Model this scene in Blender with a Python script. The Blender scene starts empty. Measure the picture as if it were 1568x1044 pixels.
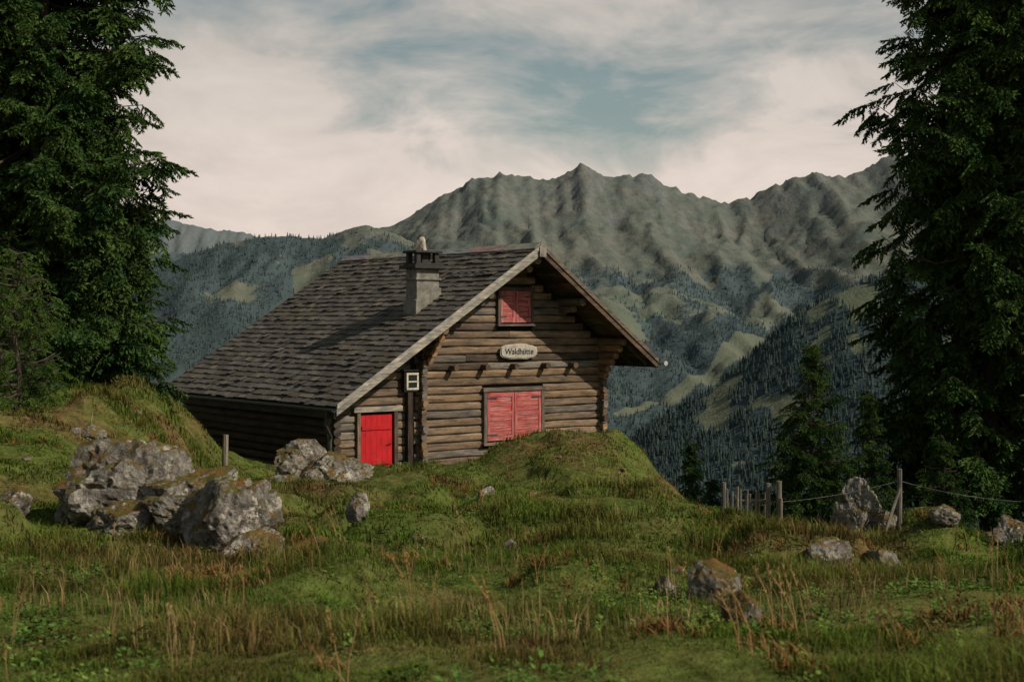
import bpy, math, random
import numpy as np
from mathutils import Vector, noise as mnoise
import bmesh
R=random.Random(7)
rng=np.random.default_rng(11)
scene=bpy.context.scene
COL=scene.collection
# ------------------------------------------------------------ numpy noise
def _h(ix,iy,s):
    n=(ix.astype(np.int64)*374761393+iy.astype(np.int64)*668265263+s*974634777)&0xffffffff
    n=((n^(n>>13))*1274126177)&0xffffffff
    n=n^(n>>16)
    return (n&0xffff)/65535.0
def vn(x,y,s=0):
    x=np.asarray(x,float);y=np.asarray(y,float)
    ix=np.floor(x);iy=np.floor(y);fx=x-ix;fy=y-iy
    fx=fx*fx*fx*(fx*(fx*6-15)+10);fy=fy*fy*fy*(fy*(fy*6-15)+10)
    a=_h(ix,iy,s);b=_h(ix+1,iy,s);c=_h(ix,iy+1,s);d=_h(ix+1,iy+1,s)
    return (a*(1-fx)+b*fx)*(1-fy)+(c*(1-fx)+d*fx)*fy
def fbm(x,y,o=5,s=0):
    t=0;a=1;n=0
    x=np.asarray(x,float);y=np.asarray(y,float)
    for i in range(o):
        t=t+a*vn(x,y,s+i*17);n+=a;a*=.5
        x,y=x*1.7+y*1.05+3.1,-x*1.05+y*1.7+7.7
    return t/n
def ridged(x,y,o=5,s=0):
    t=0;a=1;n=0
    x=np.asarray(x,float);y=np.asarray(y,float)
    for i in range(o):
        t=t+a*(1-np.abs(2*vn(x,y,s+i*13)-1));n+=a;a*=.5
        x,y=x*1.7+y*1.05+5.1,-x*1.05+y*1.7+1.7
    return t/n
def sm(t):
    t=np.clip(t,0,1);return t*t*(3-2*t)
# ------------------------------------------------------------ node helpers
def newmat(name):
    m=bpy.data.materials.new(name);m.use_nodes=True
    nt=m.node_tree;nt.nodes.clear()
    return m,nt
class NB:
    def __init__(s,nt): s.nt=nt
    def n(s,t,**k):
        nd=s.nt.nodes.new(t)
        for a,b in k.items(): setattr(nd,a,b)
        return nd
    def l(s,a,b): s.nt.links.new(a,b)
    def noise(s,vec,scale,detail=5,rough=.6,dist=0):
        nd=s.n('ShaderNodeTexNoise');nd.inputs['Scale'].default_value=scale
        nd.inputs['Detail'].default_value=detail;nd.inputs['Roughness'].default_value=rough
        nd.inputs['Distortion'].default_value=dist
        if vec is not None: s.l(vec,nd.inputs['Vector'])
        return nd.outputs['Fac']
    def ramp(s,fac,pts,interp='LINEAR'):
        nd=s.n('ShaderNodeValToRGB');cr=nd.color_ramp;cr.interpolation=interp
        while len(cr.elements)<len(pts): cr.elements.new(.5)
        for e,(p,c) in zip(cr.elements,pts):
            e.position=p
            if not isinstance(c,(tuple,list)): c=(c,c,c)
            e.color=(c[0],c[1],c[2],1)
        s.l(fac,nd.inputs[0]);return nd.outputs[0]
    def mix(s,f,a,b,mode='MIX'):
        nd=s.n('ShaderNodeMix',data_type='RGBA',blend_type=mode)
        for sock,v in ((nd.inputs[0],f),(nd.inputs[6],a),(nd.inputs[7],b)):
            if hasattr(v,'links') or isinstance(v,bpy.types.NodeSocket): s.l(v,sock)
            elif isinstance(v,(tuple,list)): sock.default_value=(v[0],v[1],v[2],1)
            else: sock.default_value=v
        return nd.outputs[2]
    def math(s,op,a,b=0,clamp=False):
        nd=s.n('ShaderNodeMath',operation=op);nd.use_clamp=clamp
        for i,v in enumerate((a,b)):
            if isinstance(v,bpy.types.NodeSocket): s.l(v,nd.inputs[i])
            else: nd.inputs[i].default_value=v
        return nd.outputs[0]
    def mapping(s,vec,sc,loc=(0,0,0)):
        nd=s.n('ShaderNodeMapping');nd.inputs['Scale'].default_value=sc;nd.inputs['Location'].default_value=loc
        s.l(vec,nd.inputs['Vector']);return nd.outputs[0]
    def bump(s,h,st,dist=.05):
        nd=s.n('ShaderNodeBump');nd.inputs['Strength'].default_value=st;nd.inputs['Distance'].default_value=dist
        s.l(h,nd.inputs['Height']);return nd.outputs[0]
    def out(s,col,rough=.85,normal=None,spec=.2,metal=0):
        p=s.n('ShaderNodeBsdfPrincipled')
        if isinstance(col,bpy.types.NodeSocket): s.l(col,p.inputs['Base Color'])
        else: p.inputs['Base Color'].default_value=(*col,1)
        p.inputs['Roughness'].default_value=rough
        p.inputs['Specular IOR Level'].default_value=spec
        p.inputs['Metallic'].default_value=metal
        if normal is not None: s.l(normal,p.inputs['Normal'])
        o=s.n('ShaderNodeOutputMaterial');s.l(p.outputs[0],o.inputs[0]);return p
    def leafout(s,col,tr=.3,normal=None):
        d=s.n('ShaderNodeBsdfDiffuse');s.l(col,d.inputs[0]);o=s.n('ShaderNodeOutputMaterial')
        if normal is not None: s.l(normal,d.inputs['Normal'])
        if tr<=0:
            s.l(d.outputs[0],o.inputs[0]);return
        t=s.n('ShaderNodeBsdfTranslucent');m=s.n('ShaderNodeMixShader')
        s.l(col,t.inputs[0]);m.inputs[0].default_value=tr
        s.l(d.outputs[0],m.inputs[1]);s.l(t.outputs[0],m.inputs[2])
        s.l(m.outputs[0],o.inputs[0])
# ------------------------------------------------------------ materials
def wood_mat(name,dark=1.0,grain=1.0,sat=1.0):
    m,nt=newmat(name);b=NB(nt)
    at=b.n('ShaderNodeAttribute',attribute_name='tint').outputs['Color']
    uv=b.n('ShaderNodeUVMap').outputs[0]
    g1=b.noise(b.mapping(uv,(1.0,34,1)),1.0,6,.7,.3)
    g2=b.noise(b.mapping(uv,(.8,2.5,1)),1.5,5,.7)
    g3=b.noise(b.mapping(uv,(2.2,60,1)),1.0,3,.6)
    c=b.mix(1.0,at,b.ramp(g1,[(.3,.30),(.5,.90),(.72,1.4)]),'MULTIPLY')
    c=b.mix(1.0,c,b.ramp(g2,[(.32,(.36,.39,.45)),(.5,(.84,.83,.82)),(.68,(1.34,1.24,1.13))]),'MULTIPLY')
    c=b.mix(b.ramp(g3,[(.60,0.),(.69,.88)]),c,(.020,.014,.010))
    b.out(c,.85,b.bump(g1,.7*grain,.025),.12)
    return m
M_wood=wood_mat('weathered_wood')
def paint_mat(name,col,fade,amt):
    m,nt=newmat(name);b=NB(nt)
    uv=b.n('ShaderNodeUVMap').outputs[0]
    g1=b.noise(b.mapping(uv,(1.5,22,1)),1.0,6,.7)
    g2=b.noise(b.mapping(uv,(2,3,1)),1.5,5,.7)
    at=b.n('ShaderNodeAttribute',attribute_name='tint').outputs['Color']
    f=b.math('MULTIPLY',b.ramp(g1,[(.42,0.),(.66,1.)]),amt)
    c=b.mix(f,col,fade)
    c=b.mix(1.,c,b.ramp(g2,[(.3,.62),(.7,1.1)]),'MULTIPLY')
    c=b.mix(1.,c,at,'MULTIPLY')
    b.out(c,.6,b.bump(g1,.35,.01),.3)
    return m
M_reddoor=paint_mat('red_door_paint',(.50,.004,.010),(.40,.02,.02),.5)
M_redshut=paint_mat('faded_red_paint',(.38,.035,.036),(.50,.27,.23),.9)
def shingle_mat():
    m,nt=newmat('slate_shingle');b=NB(nt)
    at=b.n('ShaderNodeAttribute',attribute_name='tint').outputs['Color']
    pos=b.n('ShaderNodeNewGeometry').outputs['Position']
    n1=b.noise(pos,14,5,.7);n2=b.noise(pos,.7,5,.65)
    c=b.mix(1.,at,b.ramp(n1,[(.3,.6),(.7,1.35)]),'MULTIPLY')
    moss=b.ramp(n2,[(.48,0.),(.7,.7)])
    c=b.mix(moss,c,(.075,.060,.038))
    b.out(c,.85,b.bump(n1,.5,.02),.12);return m
M_sh=shingle_mat()
def plain(name,col,rough=.7,sc=8,var=.35,metal=0,bump=.3):
    m,nt=newmat(name);b=NB(nt)
    pos=b.n('ShaderNodeTexCoord').outputs['Object']
    n=b.noise(pos,sc,5,.65)
    c=b.mix(1.,col,b.ramp(n,[(.3,1-var),(.7,1+var)]),'MULTIPLY')
    b.out(c,rough,b.bump(n,bump,.02),.3,metal);return m
M_gutter=plain('gutter_metal',(.05,.055,.055),.5)
M_gutterl=plain('galvanised_metal',(.36,.36,.33),.45)
M_plaster=plain('chimney_plaster',(.16,.15,.125),.9,5,.5)
M_soot=plain('sooty_stone',(.035,.033,.03),.9,7,.4)
M_signw=plain('sign_board_paint',(.34,.31,.26),.7,10,.35)
M_black=plain('black_iron',(.012,.012,.012),.5)
M_cream=plain('cream_paint',(.50,.45,.35),.6)
M_glass=plain('dark_glass',(.02,.022,.022),.15,3,.1,0,0)
def rock_mat():
    m,nt=newmat('limestone');b=NB(nt)
    g=b.n('ShaderNodeNewGeometry');pos=g.outputs['Position']
    n1=b.noise(pos,3.2,9,.70,.6);n2=b.noise(pos,1.9,6,.65);n3=b.noise(pos,24,4,.7);n4=b.noise(b.mapping(pos,(1,1,1),(9,4,2)),4,7,.7)
    c=b.ramp(n1,[(.28,(.050,.044,.037)),(.42,(.155,.138,.118)),(.58,(.24,.217,.185)),(.75,(.33,.297,.255))])
    c=b.mix(b.ramp(n4,[(.55,0.),(.60,.85)]),c,(.48,.435,.37))
    c=b.mix(1.,c,b.ramp(n3,[(.3,.6),(.7,1.3)]),'MULTIPLY')
    c=b.mix(b.ramp(b.noise(b.mapping(pos,(1,1,1),(2,14,2)),3.5,7,.7),[(.54,0.),(.60,.88)]),c,(.060,.050,.032))
    sx=b.n('ShaderNodeSeparateXYZ');b.l(g.outputs['Normal'],sx.inputs[0])
    f=b.math('ADD',b.math('MULTIPLY',sx.outputs[2],.42),b.math('MULTIPLY',n2,1.1))
    f=b.ramp(f,[(.78,0.),(.87,1.)])
    mc=b.ramp(b.noise(pos,6,5,.7),[(.35,(.06,.07,.018)),(.5,(.11,.08,.025)),(.66,(.18,.080,.025))])
    c=b.mix(f,c,mc)
    h=b.math('ADD',b.math('MULTIPLY',n1,1.),b.math('MULTIPLY',n3,.25))
    b.out(c,.95,b.bump(h,1.0,.12),.1);return m
M_rock=rock_mat()
def ground_mat():
    m,nt=newmat('meadow_soil');b=NB(nt)
    pos=b.n('ShaderNodeNewGeometry').outputs['Position']
    n1=b.noise(pos,.45,4,.72);n2=b.noise(pos,5,4,.75)
    c=b.ramp(n1,[(.36,(.075,.098,.022)),(.53,(.084,.087,.026)),(.67,(.12,.08,.034))])
    c=b.mix(1.,c,b.ramp(n2,[(.3,.4),(.7,1.4)]),'MULTIPLY')
    b.leafout(c,0,b.bump(n2,.9,.08));return m
M_ground=ground_mat()
def grass_mat(name,cols,tr=.3,scale=.45):
    m,nt=newmat(name);b=NB(nt)
    pos=b.n('ShaderNodeNewGeometry').outputs['Position']
    at=b.n('ShaderNodeAttribute',attribute_name='tint').outputs['Color']
    n1=b.noise(pos,scale,5,.74)
    c=b.ramp(n1,cols)
    c=b.mix(1.,c,at,'MULTIPLY')
    c=b.mix(1.,c,b.ramp(b.noise(pos,1.6,2,.6),[(.32,.52),(.62,1.25)]),'MULTIPLY')
    b.leafout(c,tr);return m
M_grass=grass_mat('grass_blades',[(.36,(.118,.212,.028)),(.48,(.145,.205,.036)),(.57,(.185,.178,.048)),(.65,(.235,.165,.066)),(.75,(.21,.115,.055))],.3)
M_dry=grass_mat('dry_grass_blades',[(.3,(.34,.26,.13)),(.5,(.34,.24,.11)),(.7,(.25,.13,.05))],0,1.2)
M_weed=grass_mat('weed_leaves',[(.3,(.05,.105,.02)),(.5,(.075,.13,.028)),(.7,(.12,.15,.035))],0,1.2)
M_fern=grass_mat('brown_fern',[(.3,(.17,.10,.04)),(.5,(.19,.09,.035)),(.7,(.16,.13,.05))],0,1.2)
def foliage_mat(name,c0,c1):
    m,nt=newmat(name);b=NB(nt)
    pos=b.n('ShaderNodeNewGeometry').outputs['Position']
    at=b.n('ShaderNodeAttribute',attribute_name='tint').outputs['Color']
    c=b.ramp(b.noise(pos,1.2,2,.6),[(.36,c0),(.62,c1)])
    c=b.mix(1.,c,at,'MULTIPLY')
    b.leafout(c,0);return m
M_fol=foliage_mat('spruce_needles',(.022,.050,.018),(.060,.100,.028))
M_fol2=foliage_mat('young_spruce_needles',(.035,.075,.018),(.08,.125,.03))
M_bark=plain('bark',(.06,.045,.034),.95,12,.4)
# ------------------------------------------------------------ mesh builder
class MB:
    def __init__(s): s.v=[];s.f=[];s.uv=[];s.c=[];s.m=[]
    def face(s,idx,uv,c,m=0): s.f.append(idx);s.uv.extend(uv);s.c.extend([c]*len(idx));s.m.append(m)
    def hexa(s,p,c,m=0,ax=None):
        k=len(s.v);s.v.extend([tuple(q) for q in p])
        P=[Vector(q) for q in p]
        e=[P[1]-P[0],P[3]-P[0],P[4]-P[0]]
        L=[x.length for x in e]
        a=L.index(max(L)) if ax is None else ax
        d=e[a].normalized();o1=e[(a+1)%3].normalized();o2=e[(a+2)%3].normalized()
        off=R.random()*50
        for q in ((0,3,2,1),(4,5,6,7),(0,1,5,4),(1,2,6,5),(2,3,7,6),(3,0,4,7)):
            s.face([k+i for i in q],[(P[i].dot(d)+off,P[i].dot(o1)+P[i].dot(o2)+off) for i in q],c,m)
    def box(s,x0,x1,y0,y1,z0,z1,c,m=0,ax=None):
        s.hexa([(x0,y0,z0),(x1,y0,z0),(x1,y1,z0),(x0,y1,z0),(x0,y0,z1),(x1,y0,z1),(x1,y1,z1),(x0,y1,z1)],c,m,ax)
    def tube(s,pts,rads,c,n=10,m=0,cap=True,sq=1.0,jit=0,sup=2.0):
        pts=[Vector(p) for p in pts];k0=len(s.v);off=R.random()*50;u=0;us=[]
        for i,p in enumerate(pts):
            d=(pts[min(i+1,len(pts)-1)]-pts[max(i-1,0)]).normalized()
            up=Vector((0,0,1)) if abs(d.z)<.9 else Vector((1,0,0))
            a=d.cross(up).normalized();b=a.cross(d).normalized()
            if i: u+=(p-pts[i-1]).length
            us.append(u)
            for j in range(n):
                t=2*math.pi*(j+.5)/n;r=rads[i]*(1+R.uniform(-jit,jit))
                if sup!=2.0: r*=(abs(math.cos(t))**sup+abs(math.sin(t))**sup)**(-1/sup)
                s.v.append(tuple(p+a*math.cos(t)*r*sq+b*math.sin(t)*r))
        for i in range(len(pts)-1):
            for j in range(n):
                j2=(j+1)%n;w=2*math.pi*rads[i]/n
                q=[k0+i*n+j,k0+(i+1)*n+j,k0+(i+1)*n+j2,k0+i*n+j2]
                s.face(q,[(us[i]+off,j*w+off),(us[i+1]+off,j*w+off),(us[i+1]+off,(j+1)*w+off),(us[i]+off,(j+1)*w+off)],c,m)
        if cap:
            for i,rev in ((0,0),(len(pts)-1,1)):
                q=[k0+i*n+j for j in range(n)]
                if rev:q=q[::-1]
                s.face(q,[(off+.02*math.cos(2*math.pi*j/n),.1*math.sin(2*math.pi*j/n)) for j in range(n)],c,m)
    def obj(s,name,mats,parent=None,smooth=False,coll=None,bevel=0):
        me=bpy.data.meshes.new(name);me.from_pydata(s.v,[],s.f)
        uvl=me.uv_layers.new(name='UVMap')
        uvl.data.foreach_set('uv',np.array(s.uv,dtype=np.float32).ravel())
        ca=me.color_attributes.new('tint','FLOAT_COLOR','CORNER')
        cc=np.ones((len(s.c),4),dtype=np.float32);cc[:,:3]=np.array(s.c,dtype=np.float32)
        ca.data.foreach_set('color',cc.ravel())
        for m in mats: me.materials.append(m)
        me.polygons.foreach_set('material_index',s.m)
        if smooth: me.polygons.foreach_set('use_smooth',[True]*len(me.polygons))
        me.update()
        ob=bpy.data.objects.new(name,me)
        (coll or COL).objects.link(ob)
        if parent: ob.parent=parent
        if bevel:
            bv=ob.modifiers.new('bevel','BEVEL');bv.width=bevel;bv.segments=1
        return ob
def raw_mesh(name,co,faces_flat,sizes,mat,tint=None,smooth=False):
    me=bpy.data.meshes.new(name)
    me.vertices.add(len(co));me.vertices.foreach_set('co',co.astype(np.float32).ravel())
    me.loops.add(len(faces_flat));me.loops.foreach_set('vertex_index',faces_flat.astype(np.int32))
    me.polygons.add(len(sizes));st=np.concatenate([[0],np.cumsum(sizes)[:-1]])
    me.polygons.foreach_set('loop_start',st.astype(np.int32));me.polygons.foreach_set('loop_total',sizes.astype(np.int32))
    me.update(calc_edges=True)
    if tint is not None:
        ca=me.color_attributes.new('tint','BYTE_COLOR','POINT')
        cc=np.ones((len(co),4),np.float32);cc[:,:3]=tint
        ca.data.foreach_set('color',cc.ravel())
    if smooth: me.polygons.foreach_set('use_smooth',np.ones(len(sizes),bool))
    me.materials.append(mat)
    ob=bpy.data.objects.new(name,me);COL.objects.link(ob);return ob
def grid_mesh(name,xs,ys,zf,mat,attr=None):
    X,Y=np.meshgrid(xs,ys);Z=zf(X,Y)
    nx,ny=len(xs),len(ys)
    co=np.stack([X,Y,Z],-1).reshape(-1,3)
    i=np.arange(nx-1);j=np.arange(ny-1);I,J=np.meshgrid(i,j)
    a=(J*nx+I).ravel();f=np.stack([a,a+1,a+1+nx,a+nx],-1)
    ob=raw_mesh(name,co,f.ravel(),np.full(len(f),4),mat,None,True)
    if attr is not None:
        A=ob.data.attributes.new('forest','FLOAT','POINT');A.data.foreach_set('value',attr(X,Y,Z).ravel().astype(np.float32))
    return ob
# ------------------------------------------------------------ scatter (instances)
def scatter(name,pts,rots,scl,idx,coll,parent=None,realize=False):
    me=bpy.data.meshes.new(name)
    pts=np.asarray(pts,np.float32);me.vertices.add(len(pts));me.vertices.foreach_set('co',pts.ravel())
    a=me.attributes.new('rot','FLOAT_VECTOR','POINT');a.data.foreach_set('vector',np.asarray(rots,np.float32).ravel())
    a=me.attributes.new('scl','FLOAT','POINT');a.data.foreach_set('value',np.asarray(scl,np.float32))
    a=me.attributes.new('idx','INT','POINT');a.data.foreach_set('value',np.asarray(idx,np.int32))
    ob=bpy.data.objects.new(name,me);COL.objects.link(ob)
    if parent: ob.parent=parent
    ng=bpy.data.node_groups.new(name+'_gn','GeometryNodeTree')
    ng.interface.new_socket('Geometry',in_out='INPUT',socket_type='NodeSocketGeometry')
    ng.interface.new_socket('Geometry',in_out='OUTPUT',socket_type='NodeSocketGeometry')
    N=ng.nodes;L=ng.links
    gi=N.new('NodeGroupInput');go=N.new('NodeGroupOutput')
    iop=N.new('GeometryNodeInstanceOnPoints');ci=N.new('GeometryNodeCollectionInfo')
    ci.inputs['Collection'].default_value=coll;ci.inputs['Separate Children'].default_value=True
    ci.inputs['Reset Children'].default_value=True
    def na(nm,t):
        n=N.new('GeometryNodeInputNamedAttribute');n.data_type=t;n.inputs['Name'].default_value=nm
        return [o for o in n.outputs if o.enabled and o.name=='Attribute'][0]
    e=N.new('FunctionNodeEulerToRotation')
    L.new(na('rot','FLOAT_VECTOR'),e.inputs[0]);L.new(e.outputs[0],iop.inputs['Rotation'])
    L.new(na('scl','FLOAT'),iop.inputs['Scale']);L.new(na('idx','INT'),iop.inputs['Instance Index'])
    iop.inputs['Pick Instance'].default_value=True
    L.new(gi.outputs[0],iop.inputs['Points']);L.new(ci.outputs[0],iop.inputs['Instance'])
    last=iop.outputs[0]
    if realize:
        rz=N.new('GeometryNodeRealizeInstances');L.new(last,rz.inputs[0]);last=rz.outputs[0]
    L.new(last,go.inputs[0])
    md=ob.modifiers.new('scatter','NODES');md.node_group=ng
    return ob
# ------------------------------------------------------------ terrain
def G(X,Y):
    X=np.asarray(X,float);Y=np.asarray(Y,float)
    z=-1.164-.08*Y
    bank=2.25*sm((-X-(2+.12*Y))/3)*sm((Y-12)/20)
    bank=bank*(1-sm((Y-38)/7)*(X>-14)) 
    z=z+bank
    z=z-1.0*sm((X-2.2)/2.8)*sm((Y-12)/12)
    z=z+1.22*np.exp(-(np.abs(X-1.35)/np.where(X>1.35,2.75,2.5))**2.5-((Y-35.5)/2.9)**2)
    z=z+.75*np.exp(-((X-8.7)/.75)**2-((Y-30)/1.)**2)
    z=z+.35*np.exp(-((X-4.9)/.45)**2-((Y-16.5)/.5)**2)
    z=z+.3*np.exp(-((X+2.2)/1.5)**2-((Y-24)/2.)**2)
    z=z+.25*np.exp(-((X+4.0)/1.4)**2-((Y-17.5)/1.5)**2)
    Yc=60-29*sm((X-3)/3)
    dy=Y-Yc
    z=z-.35*np.where(dy>0,dy*dy/(np.abs(dy)+3),0)
    fade=sm((90-Y)/50)
    calm=1-.75*sm((X-3.2)/1.5)*sm((8-X)/1.5)*sm((Y-24)/4)
    z=z+fade*calm*(.55*(fbm(X/3.5,Y/3.5,4,3)-.5)*sm((Y-3)/10)+.26*(fbm(X/.9,Y/.9,4,9)-.5)+.30*sm((Y-7)/6)*(sm((fbm(X/1.5,Y/1.9,3,19)-.5)/.2)-.3))
    return np.maximum(z,-312)
def g1(x,y): return float(G(np.array([x]),np.array([y]))[0])
def grow(a,b,s0,k):
    o=[a];s=s0
    while o[-1]<b: o.append(o[-1]+s);s*=k
    return o
xs=np.arange(-15,15.01,.15);e=np.array(grow(15.4,3500,.4,1.14))
xs=np.concatenate([-e[::-1],xs,e])
ys=np.concatenate([np.arange(-40,3.9,1.2),np.arange(4,48,.15),np.array(grow(48.2,2100,.3,1.06))])
ground=grid_mesh('ground',xs,ys,G,M_ground)
# ------------------------------------------------------------ mountains
main=[(-4500,300),(-1500,250),(-900,280),(-490,361),(-430,392),(-364,432),(-320,452),(-263,492),(-240,500),(-215,524),(-190,526),(-162,552),(-140,548),(-100,566),(-80,560),(-48,584),(-20,574),(0,576),(40,558),(70,562),(104,543),(140,556),(167,553),(195,576),(230,580),(262,602),(285,604),(305,588),(323,582),(360,560),(394,558),(430,568),(470,560),(500,566),(545,560),(570,540),(596,523),(630,518),(659,502),(700,500),(735,482),(780,478),(823,462),(850,460),(890,474),(924,475),(960,502),(1000,520),(1040,528),(1076,550),(1120,552),(1164,568),(1210,556),(1278,553),(1310,568),(1350,572),(1379,590),(1410,618),(1440,630),(1480,655),(1520,630),(1555,615),(1620,628),(1682,634),(1980,735),(2600,690),(4500,600)]
sp2=[(-4500,60),(-1512,100),(-1319,118),(-1126,152),(-1010,175),(-930,205),(-856,229),(-760,249),(-660,251),(-567,243),(-490,268),(-432,282),(-374,270),(-278,225),(-162,165),(0,80),(300,-60),(700,-250),(4500,-300)]
far=[(-4500,500),(-2900,600),(-2412,640),(-2185,652),(-1999,610),(-1834,571),(-1700,560),(-1500,480),(-1100,350),(0,200),(4500,100)]
sp3=[(-4500,-330),(60,-330),(174,-250),(258,-185),(353,-130),(437,-62),(497,-5),(568,40),(664,79),(795,109),(936,132),(1400,200),(4500,250)]
def ridge(X,Y,tab,Yr,foot,base,p,seed,amp,crag):
    tx,th=zip(*tab)
    Hc=np.interp(X,tx,th)
    yr=Yr+160*(fbm(X/700,X*0+seed,3,seed)-.5)
    t=np.clip((yr-Y)/foot,0,1.6)
    tt=np.clip(t,0,1)
    h=Hc-(Hc-base)*(1-(1-tt)**p)
    h=np.where(Y>yr,Hc-.55*(Y-yr),h)
    h=np.where(t>1,base-(t-1)*120,h)
    wx=X+110*(fbm(X/300,Y/400,5,seed+50)-.5)*2
    wy=Y+260*(fbm(X/240,Y/420,4,seed+54)-.5)
    rg=ridged(wx/380+.2*wy/700,wy/1700,3,seed+3)
    rg2=ridged(wx/120+.2*wy/300,wy/700,4,seed+31)
    rg3=ridged(wx/40+.2*wy/120,wy/220,4,seed+37)
    f2=fbm(X/150,Y/200,6,seed+8)
    env=sm(t*8)*(1-.8*sm((tt-.45)/.5))
    h=h-amp*env*((.75-rg)*.75+(.7-rg2)*.28+(.65-rg3)*.11-(f2-.5)*.5)
    h=h+crag*((ridged(X/75,Y/110,4,seed+5)-.62)*.8+.75*(ridged(X/28,Y/44,3,seed+6)-.6))*(1-sm(t*3))
    return h
def MH(X,Y):
    a=ridge(X,Y,main,5500,3200,-300,1.6,21,155,26)
    b=ridge(X,Y,sp2,4200,1900,-300,1.25,41,110,12)
    c=ridge(X,Y,far,9000,2500,-200,1.4,61,200,30)
    d=ridge(X,Y,sp3,2600,1000,-330,1.15,81,50,8)
    return np.maximum(np.maximum(a,b),np.maximum(c,d))
def forest_mask(X,Y,Z):
    lim=np.interp(X,[-700,-250,1000],[330,150,140])
    n=fbm(X/260,Y/330,5,301);n2=fbm(X/90,Y/110,4,331)
    f=(lim-Z)/120+2.0*(n-.5)
    f=np.where(Y>7000,(300-Z)/200,f)
    f=f-2.0*sm((n2-.59)/.08)*sm((Z+110)/150)*(Y>2750)
    ax,ay,bx,by=237,3120,640,3790
    t=np.clip(((X-ax)*(bx-ax)+(Y-ay)*(by-ay))/((bx-ax)**2+(by-ay)**2),0,1)
    d=np.hypot(X-ax-t*(bx-ax),Y-ay-t*(by-ay))
    f=f-4*(1-sm((d-(12+24*t+20*(n2-.5)))/14))
    for (cx,cy,rx,ry) in ((600,4150,90,110),(450,4250,60,100),(-740,3700,110,50),(330,4000,50,120),(760,4250,50,120),(-560,3850,40,70)):
        f=f-3*np.exp(-(((X-cx)/rx)**2+((Y-cy)/ry)**2)**1.0)*(.5+n2)
    f=np.where((Y<2720)&(X>120),2.0-3.0*sm((n2-.70)/.06),f)
    return np.clip(f+.5,-1,2)
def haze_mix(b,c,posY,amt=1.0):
    # aerial haze painted into the surface colour: cooler and paler farther away
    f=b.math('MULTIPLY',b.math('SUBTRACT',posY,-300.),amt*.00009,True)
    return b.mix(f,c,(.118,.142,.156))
def mountain_mat():
    m,nt=newmat('mountain_slope');b=NB(nt)
    g=b.n('ShaderNodeNewGeometry');pos=g.outputs['Position']
    fo=b.n('ShaderNodeAttribute',attribute_name='forest').outputs['Fac']
    sx=b.n('ShaderNodeSeparateXYZ');b.l(pos,sx.inputs[0])
    sn=b.n('ShaderNodeSeparateXYZ');b.l(g.outputs['Normal'],sn.inputs[0])
    n1=b.noise(pos,.006,7,.7);n2=b.noise(pos,.035,5,.75);n3=b.noise(b.mapping(pos,(1,.35,.6)),.014,7,.75,.4)
    alp=b.ramp(n1,[(.36,(.064,.082,.046)),(.5,(.104,.104,.056)),(.62,(.140,.116,.074))])
    alp=b.mix(1.,alp,b.ramp(n2,[(.35,.55),(.65,1.25)]),'MULTIPLY')
    rockf=b.math('ADD',b.math('MULTIPLY',b.math('SUBTRACT',1.,sn.outputs[2]),.9),b.math('SUBTRACT',n3,.5))
    rockf=b.math('ADD',rockf,b.math('MULTIPLY',b.math('SUBTRACT',sx.outputs[2],420.),.0006))
    rock=b.ramp(n2,[(.35,(.07,.068,.064)),(.65,(.170,.156,.140))])
    alp=b.mix(b.ramp(rockf,[(.18,0.),(.34,.8)]),alp,rock)
    fr=b.ramp(n2,[(.35,(.016,.030,.030)),(.65,(.028,.048,.043))])
    mead=b.ramp(n1,[(.35,(.080,.102,.046)),(.6,(.125,.122,.064))])
    lo=b.math('MULTIPLY',b.math('SUBTRACT',200.,sx.outputs[2]),.005,True)
    alp=b.mix(lo,alp,mead)
    f=b.math('ADD',fo,b.math('MULTIPLY',b.math('SUBTRACT',n2,.5),2.6))
    c=b.mix(b.ramp(f,[(.35,0.),(.62,1.)]),alp,fr)
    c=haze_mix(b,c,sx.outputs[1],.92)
    b.out(c,1.,b.bump(n2,.6,14.),0.);return m
M_mtn=mountain_mat()
ex2=np.array(grow(2440,5200,40,1.12))
mx=np.concatenate([-ex2[::-1],np.arange(-2400,2401,12),ex2])
my=np.concatenate([np.arange(1450,5800,13),np.arange(5830,10400,60)])
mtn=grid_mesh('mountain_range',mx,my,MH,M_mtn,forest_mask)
# distant conifers
C_far=bpy.data.collections.new('distant_conifer_library')
m,nt=newmat('distant_needles');b=NB(nt)
pos=b.n('ShaderNodeNewGeometry').outputs['Position'];sx=b.n('ShaderNodeSeparateXYZ');b.l(pos,sx.inputs[0])
rnd=b.n('ShaderNodeObjectInfo').outputs['Random']
c=b.ramp(rnd,[(0.,(.014,.028,.027)),(.7,(.024,.042,.036)),(1.,(.042,.056,.034))])
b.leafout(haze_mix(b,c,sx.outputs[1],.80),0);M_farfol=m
for k in range(4):
    mb=MB()
    for tier in range(3):
        z0=.05+.28*tier;z1=min(1.0,z0+.5);r=.2*(1-.27*tier)*R.uniform(.85,1.1);n=6
        b0=len(mb.v);mb.v.append((0,0,z1))
        for j in range(n):
            a=2*math.pi*(j+R.uniform(-.2,.2))/n;rr=r*R.uniform(.7,1.2)
            mb.v.append((rr*math.cos(a),rr*math.sin(a),z0+R.uniform(-.04,.04)))
        for j in range(n):
            mb.face([b0,b0+1+j,b0+1+(j+1)%n],[(0,0)]*3,(1,1,1))
    mb.obj('far_conifer_%d'%k,[M_farfol],coll=C_far)
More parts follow.
